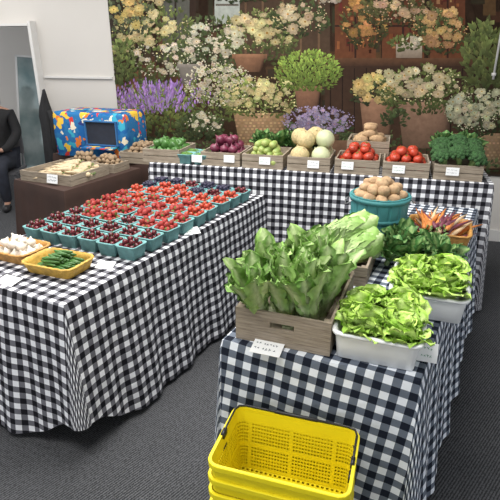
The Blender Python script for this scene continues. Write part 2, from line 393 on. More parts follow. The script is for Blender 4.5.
leafs(405,45,14,7,50,G1);blooms(412,42,10,5,10,WH,3)
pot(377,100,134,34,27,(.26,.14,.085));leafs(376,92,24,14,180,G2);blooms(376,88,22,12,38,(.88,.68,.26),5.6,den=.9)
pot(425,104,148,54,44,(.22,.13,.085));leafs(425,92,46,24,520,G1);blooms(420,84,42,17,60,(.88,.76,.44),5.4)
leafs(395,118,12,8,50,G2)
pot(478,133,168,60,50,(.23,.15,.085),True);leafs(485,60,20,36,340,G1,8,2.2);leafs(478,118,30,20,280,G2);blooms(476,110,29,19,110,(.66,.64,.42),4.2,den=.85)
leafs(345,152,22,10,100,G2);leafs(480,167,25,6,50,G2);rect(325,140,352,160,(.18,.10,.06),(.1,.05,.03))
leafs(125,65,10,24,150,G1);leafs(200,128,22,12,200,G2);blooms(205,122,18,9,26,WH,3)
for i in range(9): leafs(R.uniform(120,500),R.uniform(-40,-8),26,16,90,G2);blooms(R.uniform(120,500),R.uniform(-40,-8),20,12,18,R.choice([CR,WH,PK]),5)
obj('wall_mural',mb.mesh('wall_mural',[M['mural']],False),label='large printed wall mural of potted flowers, baskets and windows',cat='mural')
b=MB();b.tube([(3.62,-.05,1.46),(3.62,-.05,2.7)],.009,10,T=WT);b.box((3.62,-.03,1.5),(.03,.06,.025),T=WT)  # white rod added in place of a streak of light
obj('light_streak_rod',b.mesh('light_streak_rod',[M['trim']]),label='slim white vertical rail standing in for a light streak',cat='rod')
# ---------------------------------------------------------------- tablecloth tables
def cloth_table(quad,z,hem,mt,label,flare=(.05,.05,.05,.05),fold=(.02,.02,.02,.02),ang=0,lam=.28,cornerlift=None,ph=0):
    P=[Vector((x,y,0)) for x,y in quad];H=z
    sam=[];s=0;nrm=[]
    for i in range(4):
        e=P[(i+1)%4]-P[i];nrm.append(Vector((e.y,-e.x,0)).normalized())
    for i in range(4):
        a,c=P[i],P[(i+1)%4];L_=(c-a).length;n=max(6,int(L_/.02))
        for k in range(n+1):
            t=k/n
            dc=min(t,1-t)*L_
            near=i if t<.5 else (i+1)%4
            sam.append((a.lerp(c,t),nrm[i],s+t*L_,flare[i],fold[i],(cornerlift or {}).get(near,0)*math.exp(-(dc/.18)**2),1))
        s+=L_
        j=(i+1)%4
        for k in range(1,8):
            t=k/8;nn=nrm[i].lerp(nrm[j],t).normalized()
            fl=flare[i]*(1-t)+flare[j]*t
            sam.append((c,nn,s,fl+.02*math.sin(pi*t)*(1 if fl>.02 else 0),fold[i]*(1-t)+fold[j]*t,(cornerlift or {}).get(j,0),0))
    cols=len(sam);rows=18;b=MB();vs=[];uv=[];ca,sa=math.cos(-ang),math.sin(-ang)
    for r in range(rows+1):
        for (p,n,s_,fl,fo,li,_) in sam:
            d=(H-hem-li)*(r/rows)
            f=d/H
            s2=s_+.03*f*math.sin(5*s_+ph)
            w=math.sin(2*pi*s2/lam+ph)+.5*math.sin(2*pi*s2/(lam*.43)+1.3+ph*2)+.5*math.sin(2*pi*s2/(lam*2.7)+ph*3)
            out=0 if r==0 else .008+fl*f**1.1+fo*f*(w*.4+.5)
            q=p+n*out
            vs.append((q.x,q.y,z-d))
            g=p+n*d
            uv.append((g.x*ca-g.y*sa,g.x*sa+g.y*ca))
    fs=[]
    for r in range(rows):
        for i in range(cols):
            j=(i+1)%cols
            fs.append((r*cols+j,r*cols+i,(r+1)*cols+i,(r+1)*cols+j))
    b.add(vs,fs)
    nx,ny=24,24;vt=[]
    for jy in range(ny+1):
        for ix in range(nx+1):
            q=P[0].lerp(P[1],ix/nx).lerp(P[3].lerp(P[2],ix/nx),jy/ny)
            e=min(ix,nx-ix,jy,ny-jy)
            vt.append((q.x,q.y,z+(0 if e==0 else .0008*math.sin(q.x*23+q.y*7))));uv.append((q.x*ca-q.y*sa,q.x*sa+q.y*ca))
    ft=[(j*(nx+1)+i,j*(nx+1)+i+1,(j+1)*(nx+1)+i+1,(j+1)*(nx+1)+i) for j in range(ny) for i in range(nx)]
    b.add(vt,ft);b.uv=uv
    c=sum((p for p in P),Vector())/4
    root=bpy.data.objects.new('display_table',None);S.collection.objects.link(root);root.location=(c.x,c.y,0)
    root['label']=label;root['category']='table'
    o=obj('tablecloth',b.mesh('tablecloth',[mt]),loc=(-c.x,-c.y,0),parent=root)
    t=MB();ins=[c+(p-c)*.97 for p in P]
    v8=[(p.x,p.y,z-.03) for p in ins]+[(p.x,p.y,z-.004) for p in ins]
    t.add(v8,[(0,3,2,1),(4,5,6,7),(0,1,5,4),(1,2,6,5),(2,3,7,6),(3,0,4,7)])
    obj('tabletop',t.mesh('tabletop',[M['white']],False),loc=(-c.x,-c.y,0),parent=root)
    for p in P:
        q=c+(p-c)*.70;l=MB();l.tube([(0,0,0),(0,0,z-.03)],.014,8)
        obj('leg',l.mesh('leg',[M['grey']]),loc=(q.x-c.x,q.y-c.y,0),parent=root)
    return root
cloth_table([(-2.30,1.20),(-1.48,1.23),(-1.48,3.06),(-2.30,2.90)],.75,.03,M['ging'],'long table under black and white gingham, holding berry punnets',
   flare=(.04,.04,.0,.03),fold=(.04,.035,0,.02),cornerlift={1:.15,0:.08},lam=.37)
cloth_table([(-.787,1.30),(-.125,1.376),(-.125,3.40),(-.787,3.26)],.75,.02,M['ging2'],'long table under a gingham cloth, holding lettuces and carrots',
   flare=(.02,.05,.0,.03),fold=(.03,.04,0,.02),lam=.34,ph=1)
cloth_table([(-2.42,2.99),(-.06,3.49),(-.19,4.10),(-2.55,3.60)],.90,.02,M['ging'],'raised gingham-covered table along the mural, lined with crates',
   flare=(.02,.03,.02,.02),fold=(.03,.02,.01,.01),ang=WA,lam=.31,ph=2)
cloth_table([(-3.42,2.56),(-2.80,2.48),(-2.80,3.34),(-3.42,3.34)],.75,.02,M['brown'],'small display table under a plain dark brown cloth',lam=.2)
cloth_table([(-3.98,3.46),(-2.80,3.46),(-2.72,3.93),(-3.98,3.88)],.75,.02,M['brown'],'dark brown cloth-covered table carrying a blue printed box',lam=.2,flare=(.0,.02,.02,.02),fold=(.0,.01,.01,.01))
# ---------------------------------------------------------------- containers
def crate_mesh(w,d,h,slot=False,t=.010):
    b=MB()
    b.box((0,0,t/2),(w-.002,d-.002,t))
    for sy in (-1,1):
        y=sy*(d/2-t/2)
        if slot:
            sw,sh=.085,.022;zc=h*.62
            b.box((0,y,(zc-sh/2)/2),(w,t,zc-sh/2));b.box((0,y,(zc+sh/2+h)/2),(w,t,h-zc-sh/2))
            for sx in (-1,1): b.box((sx*(w/2+sw/2)/2,y,zc),(w/2-sw/2,t,sh))
        else:
            b.box((0,y,h*.24),(w,t,h*.46));b.box((0,y,h*.76),(w,t,h*.47))
    for sx in (-1,1):
        x=sx*(w/2-t/2)
        b.box((x,0,h*.24),(t,d-2*t,h*.46));b.box((x,0,h*.76),(t,d-2*t,h*.47))
        for sy in (-1,1): b.box((sx*(w/2-t-.009),sy*(d/2-t-.009),h/2),(.018,.018,h))
    return b.mesh('wooden_crate',[M['wood']],False)
CR1=crate_mesh(.30,.34,.10);CRB=crate_mesh(.335,.44,.125,True);TRAY=crate_mesh(.50,.44,.08);CRS=crate_mesh(.30,.34,.09);CRM=crate_mesh(.26,.20,.07)
def crate(me,x,y,z,rot,label,group=None): return obj('wooden_crate',me,(x,y,z),(0,0,rot),label=label,cat='crate',group=group)
b=MB();tub(b,.112,.112,.014,40,[(-.014,0),(-.001,.066),(.003,.067),(.003,.072),(-.004,.072),(-.012,.048)]);PINT=b.mesh('berry_punnet',[M['teal']])
def card_mesh(seed,ink,w=.085,h=.055):
    q=random.Random(seed);b=MB();b.box((0,0,0),(w,.0015,h),0)
    for ln in range(2):
        x=-w*.38;z=h*(.2-ln*.36)
        while x<w*.36:
            L_=q.uniform(.004,.009);a=q.uniform(-.9,.9)
            T=Matrix.Translation((x,-.0012,z+q.uniform(-.002,.002)))@Matrix.Rotation(a,4,'Y')
            b.box((0,0,0),(.0013,.0008,L_*1.1),1,T=T);b.box((.002,0,0),(L_*.6,.0008,.0012),1,T=T)
            x+=q.uniform(.007,.010) if q.random()>.15 else .014
    return b.mesh('price_card',[M['paper'],ink],False)
CARDS=[card_mesh(i,M['ink'] if i%2 else M['inkg']) for i in range(5)]
def card(x,y,z,rz,tilt,label,k=0,sc=1.0):
    return obj('price_card',CARDS[k%5],(x,y,z),(tilt,0,rz),sc,label=label,cat='card',group='white handwritten price cards')
# ---------------------------------------------------------------- produce meshes
def lumpy(rx,ry,rz,seed,amt=.12,nu=14,nv=9,m='pot',name='potato'):
    q=random.Random(seed);ph=[q.uniform(0,6) for _ in range(6)];b=MB()
    def fn(p,a,k):
        n=1+amt*(math.sin(p.x/rx*2.2+ph[0])+math.sin(p.y/ry*2.5+ph[1])+math.sin(p.z/rz*2+ph[2]))/2
        return p*n
    b.ball(rx,ry,rz,nu,nv,fn=fn);return b.mesh(name,[M[m]])
def calyx(b,r,z,mi=1,n=5):
    vs=[(0,0,z+.002)];fs=[]
    for i in range(n):
        a=2*pi*i/n;vs+=[(r*.35*math.cos(a-.5),r*.35*math.sin(a-.5),z+.001),(r*math.cos(a),r*math.sin(a),z-.001),(r*.35*math.cos(a+.5),r*.35*math.sin(a+.5),z+.001)]
        fs.append((0,1+3*i,2+3*i,3+3*i))
    b.add(vs,fs,mi)
b=MB();b.lathe([(.001,-.022),(.009,-.015),(.014,-.005),(.017,.005),(.014,.012),(.005,.015)],12);calyx(b,.013,.0155);STRAW=b.mesh('strawberry',[M['straw'],M['calyx']])
b=MB();b.ball(.0155,.0155,.015,12,8);calyx(b,.006,.0152);CTOM=b.mesh('cherry_tomato',[M['tom'],M['calyx']])
b=MB();b.ball(.0140,.0140,.0135,10,7);b.tube([(0,0,.013),(.004,.002,.026)],.0009,5,1);CHER=b.mesh('cherry',[M['cherry'],M['calyx']])
b=MB();b.ball(.0125,.0125,.0115,10,7);b.lathe([(.004,.010),(.005,.0125),(.003,.0125)],8);BLUE=b.mesh('blueberry',[M['blue']])
def tomfn(p,a,k):
    r=math.hypot(p.x,p.y);p=p.copy();f=1+.035*math.cos(5*a)
    p.x*=f;p.y*=f
    if p.z>0:p.z-=.25*max(0,.012-r)
    return p
b=MB();b.ball(.037,.037,.031,20,10,fn=tomfn);calyx(b,.016,.0295);TOM=b.mesh('tomato',[M['tom'],M['calyx']])
b=MB();b.lathe([(.003,-.019),(.017,-.017),(.024,-.004),(.021,.009),(.009,.018),(.004,.028),(.003,.032)],16,fn=lambda p,a,k:Vector((p.x*(1+.10*abs(math.cos(4*a))),p.y*(1+.10*abs(math.cos(4*a))),p.z)));GAR=b.mesh('garlic_bulb',[M['garlic']])
b=MB();b.tube([(-.048,.004,0),(-.036,0,0),(0,-.004,.002),(.036,0,0),(.048,.003,0)],[.003,.0070,.0085,.0070,.003],10);CUC=b.mesh('small_cucumber',[M['cuc']])
b=MB();b.tube([(-.05,.006,0),(-.02,0,0),(.02,0,0),(.055,.01,0)],[.002,.004,.004,.0015],6);BEAN=b.mesh('green_bean',[M['bean']])
b=MB();b.lathe([(.005,-.036),(.022,-.034),(.028,-.01),(.033,.015),(.028,.032),(.010,.030),(.004,.026),(.004,.045)],20,fn=lambda p,a,k:Vector((p.x*(1+.09*math.cos(4*a)),p.y*(1+.09*math.cos(4*a)),p.z)));PEP=b.mesh('green_pepper',[M['pepper']])
b=MB();b.lathe([(.002,-.036),(.014,-.032),(.033,-.014),(.038,.002),(.030,.020),(.010,.031),(.004,.044),(.002,.05)],16);ONI=b.mesh('red_onion',[M['onion']])
b=MB();b.ball(.070,.070,.066,24,14,fn=lambda p,a,k:Vector((p.x*(1+.02*math.cos(9*a)),p.y*(1+.02*math.cos(9*a)),p.z)));b.tube([(0,0,.062),(0,.002,.074)],.006,8);MEL=b.mesh('cantaloupe',[M['melon']])
b=MB();b.ball(.068,.068,.072,22,12);b.tube([(0,0,.068),(0,.002,.079)],.005,8);HON=b.mesh('honeydew_melon',[M['honey']])
b=MB();b.tube([(-.075,.0,0),(-.06,0,0),(-.02,-.004,0),(.03,0,0),(.05,.004,0),(.075,.008,.004)],[.012,.024,.027,.019,.013,.009],12);SQU=b.mesh('summer_squash',[M['squash']])
POTS=[lumpy(.046,.034,.030,i) for i in range(4)]
MUSH=[lumpy(.026,.024,.019,i+10,.06,m='potd',name='brown_mushroom') for i in range(2)]
SWEET=[lumpy(.060,.028,.028,i+20,.14,name='sweet_potato') for i in range(2)]
def rootm(name,m,L_=.17,r=.013):
    b=MB();b.tube([(-L_/2,.004,0),(-L_*.25,0,0),(L_*.1,.002,0),(L_*.42,0,0),(L_*.48,0,0)],[.0015,r*.5,r*.85,r,r*.5],10)
    for k in range(5): b.tube([(L_*.47,0,0),(L_*.47+.02,R.uniform(-.008,.008),R.uniform(-.004,.01))],.0018,5,1)
    return b.mesh(name,[M[m],M['stalk']])
CARS=[rootm('carrot','car',.22,.0115),rootm('carrot','carp',.22,.0115),rootm('carrot','carw',.22,.0115)];PARS=rootm('parsnip','root',.17,.019)
def broc():
    b=MB();b.lathe([(.014,-.055),(.017,-.03),(.024,0),(.03,.015)],12,1)
    q=random.Random(3)
    for i in range(52):
        t=i/52;ph_=i*2.4;rr_=math.sqrt(t)*.058;z=.018+.042*(1-t)**.6
        rb=q.uniform(.011,.016)
        b.ball(rb,rb,rb*.9,8,5,T=Matrix.Translation((rr_*math.cos(ph_),rr_*math.sin(ph_),z)))
    return b.mesh('broccoli_head',[M['broc'],M['stalk']])
BRO=broc()
def leaf(b,base,az,tilt,L_,W,curl,ruf,q,cm,ce,cup=.25,nl=11,nw=8,wide=.62,fr=3.5,basew=.3,rib=.12,bl=0,twk=.5):
    rd=Vector((math.cos(az),math.sin(az),0));sd=Vector((-math.sin(az),math.cos(az),0))
    p=Vector(base);vs=[];fs=[];cs=[];ph1=q.uniform(0,6);ph2=q.uniform(0,6);br=q.uniform(.82,1.2);tw=q.uniform(-twk,twk)
    for k in range(nl+1):
        t=k/nl;th=tilt+curl*t*t
        tan=rd*math.sin(th)+Vector((0,0,1))*math.cos(th);nor=rd*math.cos(th)-Vector((0,0,1))*math.sin(th)
        s2=sd*math.cos(tw*t)+nor*math.sin(tw*t);n2=nor*math.cos(tw*t)-sd*math.sin(tw*t)
        if k: p=p+tan*(L_/nl)
        if t<wide: s_=t/wide;w=W*(basew+(1-basew)*(s_*s_*(3-2*s_)))
        else: w=W*math.sqrt(max(.03,1-((t-wide)/(1-wide))**2.2*.97))
        for i in range(nw+1):
            u=-1+2*i/nw
            ry=ruf*W*(abs(u)**1.5)*t**.6*(math.sin(2*pi*fr*t+ph1+(1.7 if u>0 else 0))+.5*math.sin(2*pi*fr*2.1*t+ph2+u*2))
            bb=bl*W*min(1,abs(u)*2.5)*t**.5*math.sin(u*8+ph2+3*math.sin(t*9+ph1))*math.cos(t*24+u*4+ph1)
            vs.append(p+s2*(u*w*(1-.15*abs(u)*cup))-n2*(cup*w*u*u)+n2*(ry+bb)+tan*(.4*ry))
            f=min(1,abs(u)**.6*1.25)*(.35+.65*min(1,t*1.8))
            if abs(u)<rib*(1.15-t): f=.05+.3*t
            vein=.93+.08*math.cos(abs(u)*9-t*22)
            cs.append(tuple((cm[c]*(1-f)+ce[c]*f)*br*vein for c in range(3)))
    for k in range(nl):
        for i in range(nw):
            a=k*(nw+1)+i;fs.append((a,a+1,a+nw+2,a+nw+1))
    b.add(vs,fs,0,cs)
def romaine(seed):
    q=random.Random(seed);b=MB()
    for i in range(17):
        t=i/17;az=i*2.4+q.uniform(-.3,.3)
        leaf(b,(.014*math.cos(az),.014*math.sin(az),0),az,.02+.20*t,q.uniform(.25,.32)*(1-.08*(1-t)),q.uniform(.034,.045),.05+.5*t*q.uniform(.2,1.5),.24,q,(.70,.78,.46),q.choice([(.25,.43,.11),(.31,.50,.14),(.20,.37,.09)]),cup=.28,fr=4.5,nl=20,nw=12,wide=.70,basew=.42,rib=.24,bl=.13)
    b.lathe([(.018,-.01),(.024,.01),(.02,.03)],12,col=(.7,.75,.5))
    return b.mesh('romaine_lettuce',[M['leaf']])
def lettuce(seed):
    q=random.Random(seed);b=MB()
    for i in range(24):
        t=i/24;az=i*2.4+q.uniform(-.3,.3)
        leaf(b,(.01*math.cos(az),.01*math.sin(az),0),az,.06+.72*t,q.uniform(.11,.14),q.uniform(.044,.060),.2+.8*t*q.uniform(.3,1.2),.20,q,(.68,.82,.34),q.choice([(.42,.66,.10),(.36,.60,.09),(.50,.72,.16)]),cup=.12,fr=3.5,wide=.78,nl=16,nw=12,bl=.14,basew=.35)
    b.lathe([(.014,-.01),(.018,.01),(.014,.02)],12,col=(.7,.75,.5))
    return b.mesh('green_leaf_lettuce',[M['leaf']])
def napa(seed):
    q=random.Random(seed);b=MB()
    b.ball(.052,.052,.11,16,12,T=Matrix.Translation((0,0,.11)),col=(.40,.56,.18))
    for i in range(20):
        t=i/20;az=i*2.4
        leaf(b,(.03*math.cos(az),.03*math.sin(az),0),az,.26+.08*t,q.uniform(.21,.24),.070,-.62+.35*t,.09,q,(.60,.70,.40),(.24,.42,.10),cup=.5,fr=3,basew=.75,rib=.2,nl=14,nw=10,bl=.08,twk=.15)
    return b.mesh('napa_cabbage',[M['leaf']])
def kale(seed,c=(.055,.15,.04),name='kale_bunch'):
    q=random.Random(seed);b=MB()
    for i in range(30):
        t=i/30;az=i*2.4+q.uniform(-.4,.4)
        leaf(b,(.01*math.cos(az),.01*math.sin(az),0),az,.2+.95*t,q.uniform(.11,.17),q.uniform(.028,.042),.4*q.uniform(.2,1.5),.3,q,(.34,.48,.18),jit(c,.25),cup=.2,fr=4,basew=.12,nl=10,nw=8,bl=.12)
    b.tube([(0,0,-.03),(0,0,.02)],.014,8,col=(.3,.42,.2))
    return b.mesh(name,[M['leaf']])
ROM=[romaine(i) for i in range(5)];LET=[lettuce(i) for i in range(4)];NAP=[napa(1),napa(2)];KAL=[kale(i) for i in range(3)]
def heap(meshes,name,cx,cy,z,w,d,rot,r,layers,label,cat,group,tumble=.5,flatten=1.0,sx=None,rise=1.45,sp=1.0):
    rx=sx or r
    c,s=math.cos(rot),math.sin(rot)
    for k in range(layers):
        W=w-k*rx*1.5;D=d-k*r*1.5
        nx=max(1,int(W/(2*rx*sp)+.25));ny=max(1,int(D/(2*r*sp)+.25))
        for i in range(nx):
            for j in range(ny):
                lx=(i-(nx-1)/2)*(W/nx)+R.uniform(-.12,.12)*r;ly=(j-(ny-1)/2)*(D/ny)+R.uniform(-.12,.12)*r
                rot3=(R.uniform(-tumble,tumble),R.uniform(-tumble,tumble),(R.uniform(-pi,pi) if not sx else rot+R.uniform(-.3,.3)))
                obj(name,R.choice(meshes),(cx+lx*c-ly*s,cy+lx*s+ly*c,z+r*flatten*(1+k*rise)+R.uniform(-.1,.25)*r),rot3,R.uniform(.85,1.1),label=label,cat=cat,group=group)
# ---------------------------------------------------------------- left table goods
xs=[-2.185+i*.1235 for i in range(6)]
info=[('dark red cherries',CHER,'cherry','small glossy dark red cherry with stem','cherry','cherries in teal punnets'),
 ('red strawberries',STRAW,'strawberry','ripe red strawberry with green cap','strawberry','strawberries in teal punnets'),
 ('red cherry tomatoes',CTOM,'cherry_tomato','round bright red cherry tomato','tomato','cherry tomatoes in teal punnets'),
 ('dark blueberries',BLUE,'blueberry','small dark dusty blueberry','blueberry','blueberries in teal punnets')]
kinds=[[0]*6,[0,0,0,0,0,0],[0,1,1,0,1,1],[1]*6,[1,1,1,1,1,2],[1,2,1,2,1,2],[2,2,2,2,2,2],[3,2,2,3,0,2],[3,3,0,3,3,0]]
for r in range(9):
    y=1.75+r*.1335+(.012 if r>1 else 0)+(.016 if r>5 else 0)
    for c,x in enumerate(xs):
        yy=y+(c-5)*.004+R.uniform(-.006,.006)
        kind=kinds[r][c]
        what,me,nm,lb,ct,gp=info[kind]
        xx=x+R.uniform(-.004,.004)+(.008 if c>2 else 0)
        obj('berry_punnet',PINT,(xx,yy,.751),(0,0,R.uniform(-.10,.10)),label='square teal pulp punnet filled with '+what,cat='punnet',group='teal punnets on the berry table')
        rr0={0:.0145,1:.016,2:.0155,3:.0125}[kind]
        heap([me],nm,xx,yy,.799+(.006 if kind==3 else 0)+R.uniform(-.004,.006),.098,.098,0,rr0,2,lb,ct,gp,{0:1.2,1:1.5,2:1.0,3:1.0}[kind],sp={0:1.02,1:1,2:1,3:1.05}[kind])
def wicker(w,d,h,m,name='wicker_basket'):
    b=MB();prof=[(-.02,0)]+[(-.02+.02*k/9,.002+h*k/9) for k in range(10)]+[(.006,h+.003),(.004,h+.009),(-.006,h+.009)]+[(-.010-.016*k/6,h-(h-.008)*k/6) for k in range(1,7)]
    tub(b,w,d,.045,96,prof,weave=.0018);return b.mesh(name,[M[m]])
obj('wicker_basket',wicker(.25,.20,.045,'wick'),(-2.06,1.50,.751),(0,0,.05),label='shallow honey-coloured wicker basket of garlic bulbs',cat='basket')
obj('wicker_basket',wicker(.28,.20,.045,'wicky'),(-1.765,1.475,.751),(0,0,.1),label='shallow yellow wicker basket of small cucumbers',cat='basket')
heap([GAR],'garlic_bulb',-2.06,1.50,.762,.20,.155,.05,.024,2,'white papery garlic bulb','garlic','garlic bulbs in the wicker basket',.6)
heap([CUC],'small_cucumber',-1.765,1.475,.762,.24,.158,.1+pi/2*0,.0085,5,'small slim dark green ridged cucumber','cucumber','small cucumbers in the wicker basket',.15,sx=.044,rise=1.5)
card(-1.86,1.275,.756,.03,rad(-80),'white handwritten card lying flat at the table edge',0,1.2)
card(-1.60,1.60,.757,.3,rad(-75),'white handwritten card by the cherry punnets',1)
card(-1.505,2.18,.758,.9,rad(-70),'white handwritten card by the strawberry punnets',2,1.1)
# ---------------------------------------------------------------- brown table goods
crate(TRAY,-3.11,2.80,.751,rad(4),'wide shallow wooden tray of cream parsnips')
heap([PARS],'parsnip',-3.11,2.82,.772,.42,.36,rad(30),.02,3,'cream-coloured tapered parsnip in a tray','parsnip','parsnips in the wooden tray',.15,sx=.075,rise=1.2)
card(-3.0,2.565,.80,rad(4),rad(-12),'white handwritten card on the parsnip tray',3,1.2)
for i in range(2):
    x=-3.26+i*.27
    crate(CRM,x,3.17,.751,rad(3),'small wooden crate of brown mushrooms on the brown table','small mushroom crates')
    heap(MUSH,'brown_mushroom',x,3.17,.775,.22,.16,0,.024,3,'round brown mushroom in a crate','mushroom','brown mushrooms in crates',.8,rise=1.2)
crate(CR1,-2.98,3.62,.751,WA,'wooden crate of brown mushrooms beside the blue box')
heap(MUSH,'brown_mushroom',-2.98,3.62,.785,.26,.30,WA,.024,4,'round brown mushroom in a crate','mushroom','brown mushrooms in crates',.8,rise=1.2)
def bluebox():
    w,d,h=.76,.42,.41;root=bpy.data.objects.new('printed_box',None);S.collection.objects.link(root)
    root.location=(-3.52,3.67,.752);root.rotation_euler=(0,0,rad(10))
    root['label']='large blue box with dense multicolour print and dark-painted opening';root['category']='box'
    b=MB();tub(b,w,d,.03,72,[(-.008,0),(0,.01),(.006,h*.5),(0,h-.03),(-.008,h-.010),(-.02,h-.002),(-.04,h)])
    obj('body',b.mesh('body',[M['print']]),parent=root)
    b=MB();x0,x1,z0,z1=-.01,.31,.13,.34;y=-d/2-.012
    b.box(((x0+x1)/2,y+.003,(z0+z1)/2),(x1-x0,.012,z1-z0),1)  # dark panel stands for the shaded inside, there is no real recess
    for z in (z0,z1): b.box(((x0+x1)/2,y-.006,z),(x1-x0+.02,.03,.010))
    for x in (x0,x1): b.box((x,y-.006,(z0+z1)/2),(.010,.03,z1-z0))
    obj('opening',b.mesh('opening',[M['bluep'],M['dark']],False),parent=root)
    b=MB();b.box(((x0+x1)/2,y-.07,z0-.015),(x1-x0,.10,.008));obj('flap',b.mesh('flap',[M['print']],False),parent=root)
bluebox()
# ---------------------------------------------------------------- back table goods
def bt(X,off=.19):
    base=Vector((X,2.99+.2126*(X+2.42),0));return base+Vector((-math.sin(WA),math.cos(WA),0))*off
ZB=.901
rowlab='wooden crates along the mural'
items=[(-2.33,'pep'),(-1.87,'oni'),(-1.56,'squ'),(-1.235,'mel'),(-.91,'tom'),(-.595,'tom'),(-.275,'bro')]
names={'pep':'green peppers','oni':'red onions','squ':'green and yellow squash','mel':'cantaloupes and honeydew melons','tom':'ripe red tomatoes','bro':'dark green broccoli'}
for X,k in items:
    p=bt(X);crate(CR1,p.x,p.y,ZB,WA,'small weathered wooden crate of '+names[k],rowlab)
    z=ZB+.022
    if k=='pep': heap([PEP],'green_pepper',p.x,p.y,z+.01,.26,.29,WA,.034,2,'glossy green bell pepper','pepper','green peppers in a crate',.8)
    if k=='oni': heap([ONI],'red_onion',p.x,p.y,z,.265,.30,WA,.036,3,'round glossy red onion','onion','red onions in a crate',.8)
    if k=='squ': heap([SQU],'summer_squash',p.x,p.y,z,.27,.28,WA+1.3,.026,4,'green and yellow mottled squash','squash','squash in a crate',.2,sx=.068,rise=1.3)
    if k=='mel':
        for i,(dx,dy,dz) in enumerate([(-.075,-.09,.072),(.075,-.08,.072),(-.075,.07,.072),(.075,.08,.072),(-.05,0,.17),(.085,.02,.175),(0,.13,.18),(-.11,.11,.17)]):
            q=Matrix.Rotation(WA,3,'Z')@Vector((dx,dy,0));hm=i in(1,5,3)
            obj('honeydew_melon' if hm else 'cantaloupe',HON if hm else MEL,(p.x+q.x,p.y+q.y,z+dz),(R.uniform(-.6,.6),R.uniform(-.6,.6),i),.98,label='smooth pale green honeydew melon' if hm else 'tan netted cantaloupe melon',cat='melon',group='melons in the crate')
    if k=='tom': heap([TOM],'tomato',p.x,p.y,z,.27,.30,WA,.036,3,'ripe bright red tomato with green cap','tomato','ripe tomatoes in crates',.4,rise=1.25)
    if k=='bro':
        for i in range(3):
            for j in range(3):
                q=Matrix.Rotation(WA,3,'Z')@Vector(((i-1)*.095,(j-1)*.10,0))
                obj('broccoli_head',BRO,(p.x+q.x,p.y+q.y,z+.09+(.03 if i==1 else 0)+.02*j),(R.uniform(-.35,.35),R.uniform(-.35,.35),R.uniform(0,6)),R.uniform(1.05,1.2),label='dark green broccoli head with pale stalk',cat='broccoli',group='broccoli heads in the crate')
        q=bt(X+.02,.44);crate(CR1,q.x,q.y,ZB,WA,'wooden crate of dark kale behind the broccoli',rowlab)
        for i in range(3):
            q=bt(X-.07+i*.08,.44);obj('kale_bunch',KAL[i],(q.x,q.y,ZB+.12),(0,0,i),.9,label='bunch of dark kale behind the broccoli crate',cat='kale',group='kale on the raised table')
p=bt(-.86,.48);crate(CRS,p.x,p.y,ZB,WA,'upturned wooden crate raising the sweet potatoes',rowlab);crate(CRS,p.x,p.y,ZB+.091,WA,'wooden crate of sweet potatoes behind the tomato crates',rowlab)
heap(SWEET,'sweet_potato',p.x,p.y,ZB+.12,.29,.30,WA,.028,4,'tan knobbly sweet potato in a crate','sweet potato','sweet potatoes in a crate',.25,sx=.055,rise=1.3)
for i in range(4):
    q=bt(-1.66+i*.13,.46);obj('kale_bunch',KAL[i%3],(q.x,q.y,ZB+.07),(0,0,i),.95,label='bunch of dark curly kale behind the melon crate',cat='kale',group='kale on the raised table')
for i in range(2):
    for j in range(2):
        q=bt(-2.145+i*.118,.07+j*.125);obj('berry_punnet',PINT,(q.x,q.y,ZB),(0,0,WA),label='teal pulp punnet of green beans between crates',cat='punnet',group='punnets of green beans')
        for k in range(7): obj('green_bean',BEAN,(q.x+R.uniform(-.01,.01),q.y-.03+k*.01,ZB+.068+.004*(k%3)),(0,.1,R.uniform(-.4,.4)),.85,label='slim fresh green bean pod',cat='bean',group='green beans in punnets')
for i,(X,dz) in enumerate([(-2.04,.05),(-1.80,.06),(-1.54,.06),(-1.20,.055),(-.97,.06),(-.64,.055),(-.31,.06)]):
    p=bt(X,.012 if i else .0);card(p.x,p.y,ZB+dz,WA,rad(-6),'white handwritten card leaning on a produce crate',i,.95)
# ---------------------------------------------------------------- right table goods
ra=rad(7)
crate(CRB,-.61,1.57,.751,ra,'large weathered wooden crate with handle slot, packed with romaine')
k=0
for i in range(3):
    for j in range(4):
        lx=(i-1)*.088;ly=(j-1.5)*.095
        q=Matrix.Rotation(ra,3,'Z')@Vector((lx,ly,0))
        obj('romaine_lettuce',ROM[k%5],(-.61+q.x,1.575+q.y,.775),(-ly*1.0+R.uniform(-.12,.12),lx*3.4-.05+R.uniform(-.14,.14),R.uniform(-3,3)),R.uniform(.92,1.04),label='tall head of green romaine lettuce standing in a crate',cat='lettuce',group='romaine heads in the crate');k+=1
def bin_mesh(w,d,h):
    b=MB();tub(b,w,d,.03,56,[(-.020,0),(-.014,.004),(-.004,h-.014),(-.004,h-.012),(.007,h-.012),(.009,h-.004),(.005,h),(-.006,h),(-.022,.006)]);return b.mesh('plastic_bin',[M['white']])
BIN=bin_mesh(.275,.31,.105)
bins=[(-.292,1.535),(-.195,1.915)]
for i,(bx,by) in enumerate(bins):
    obj('plastic_bin',BIN,(bx,by,.751),(0,0,ra),label='deep white plastic bin of leaf lettuce '+('beside the romaine crate' if i==0 else 'near the table edge'),cat='bin')
    for a in range(2):
        for j in range(3):
            lx=(a-.5)*.10;ly=(j-1)*.085;q=Matrix.Rotation(ra,3,'Z')@Vector((lx,ly,0))
            obj('green_leaf_lettuce',LET[(a*3+j)%4],(bx+q.x,by+q.y,.80),(-ly*.9+R.uniform(-.12,.12),lx*1.2+R.uniform(-.12,.12),R.uniform(0,6)),R.uniform(.84,.98),label='frilly bright green leaf lettuce head',cat='lettuce',group='leaf lettuces in white bins')
crate(CRS,-.62,2.09,.751,ra,'wooden crate holding napa cabbages behind the romaine')
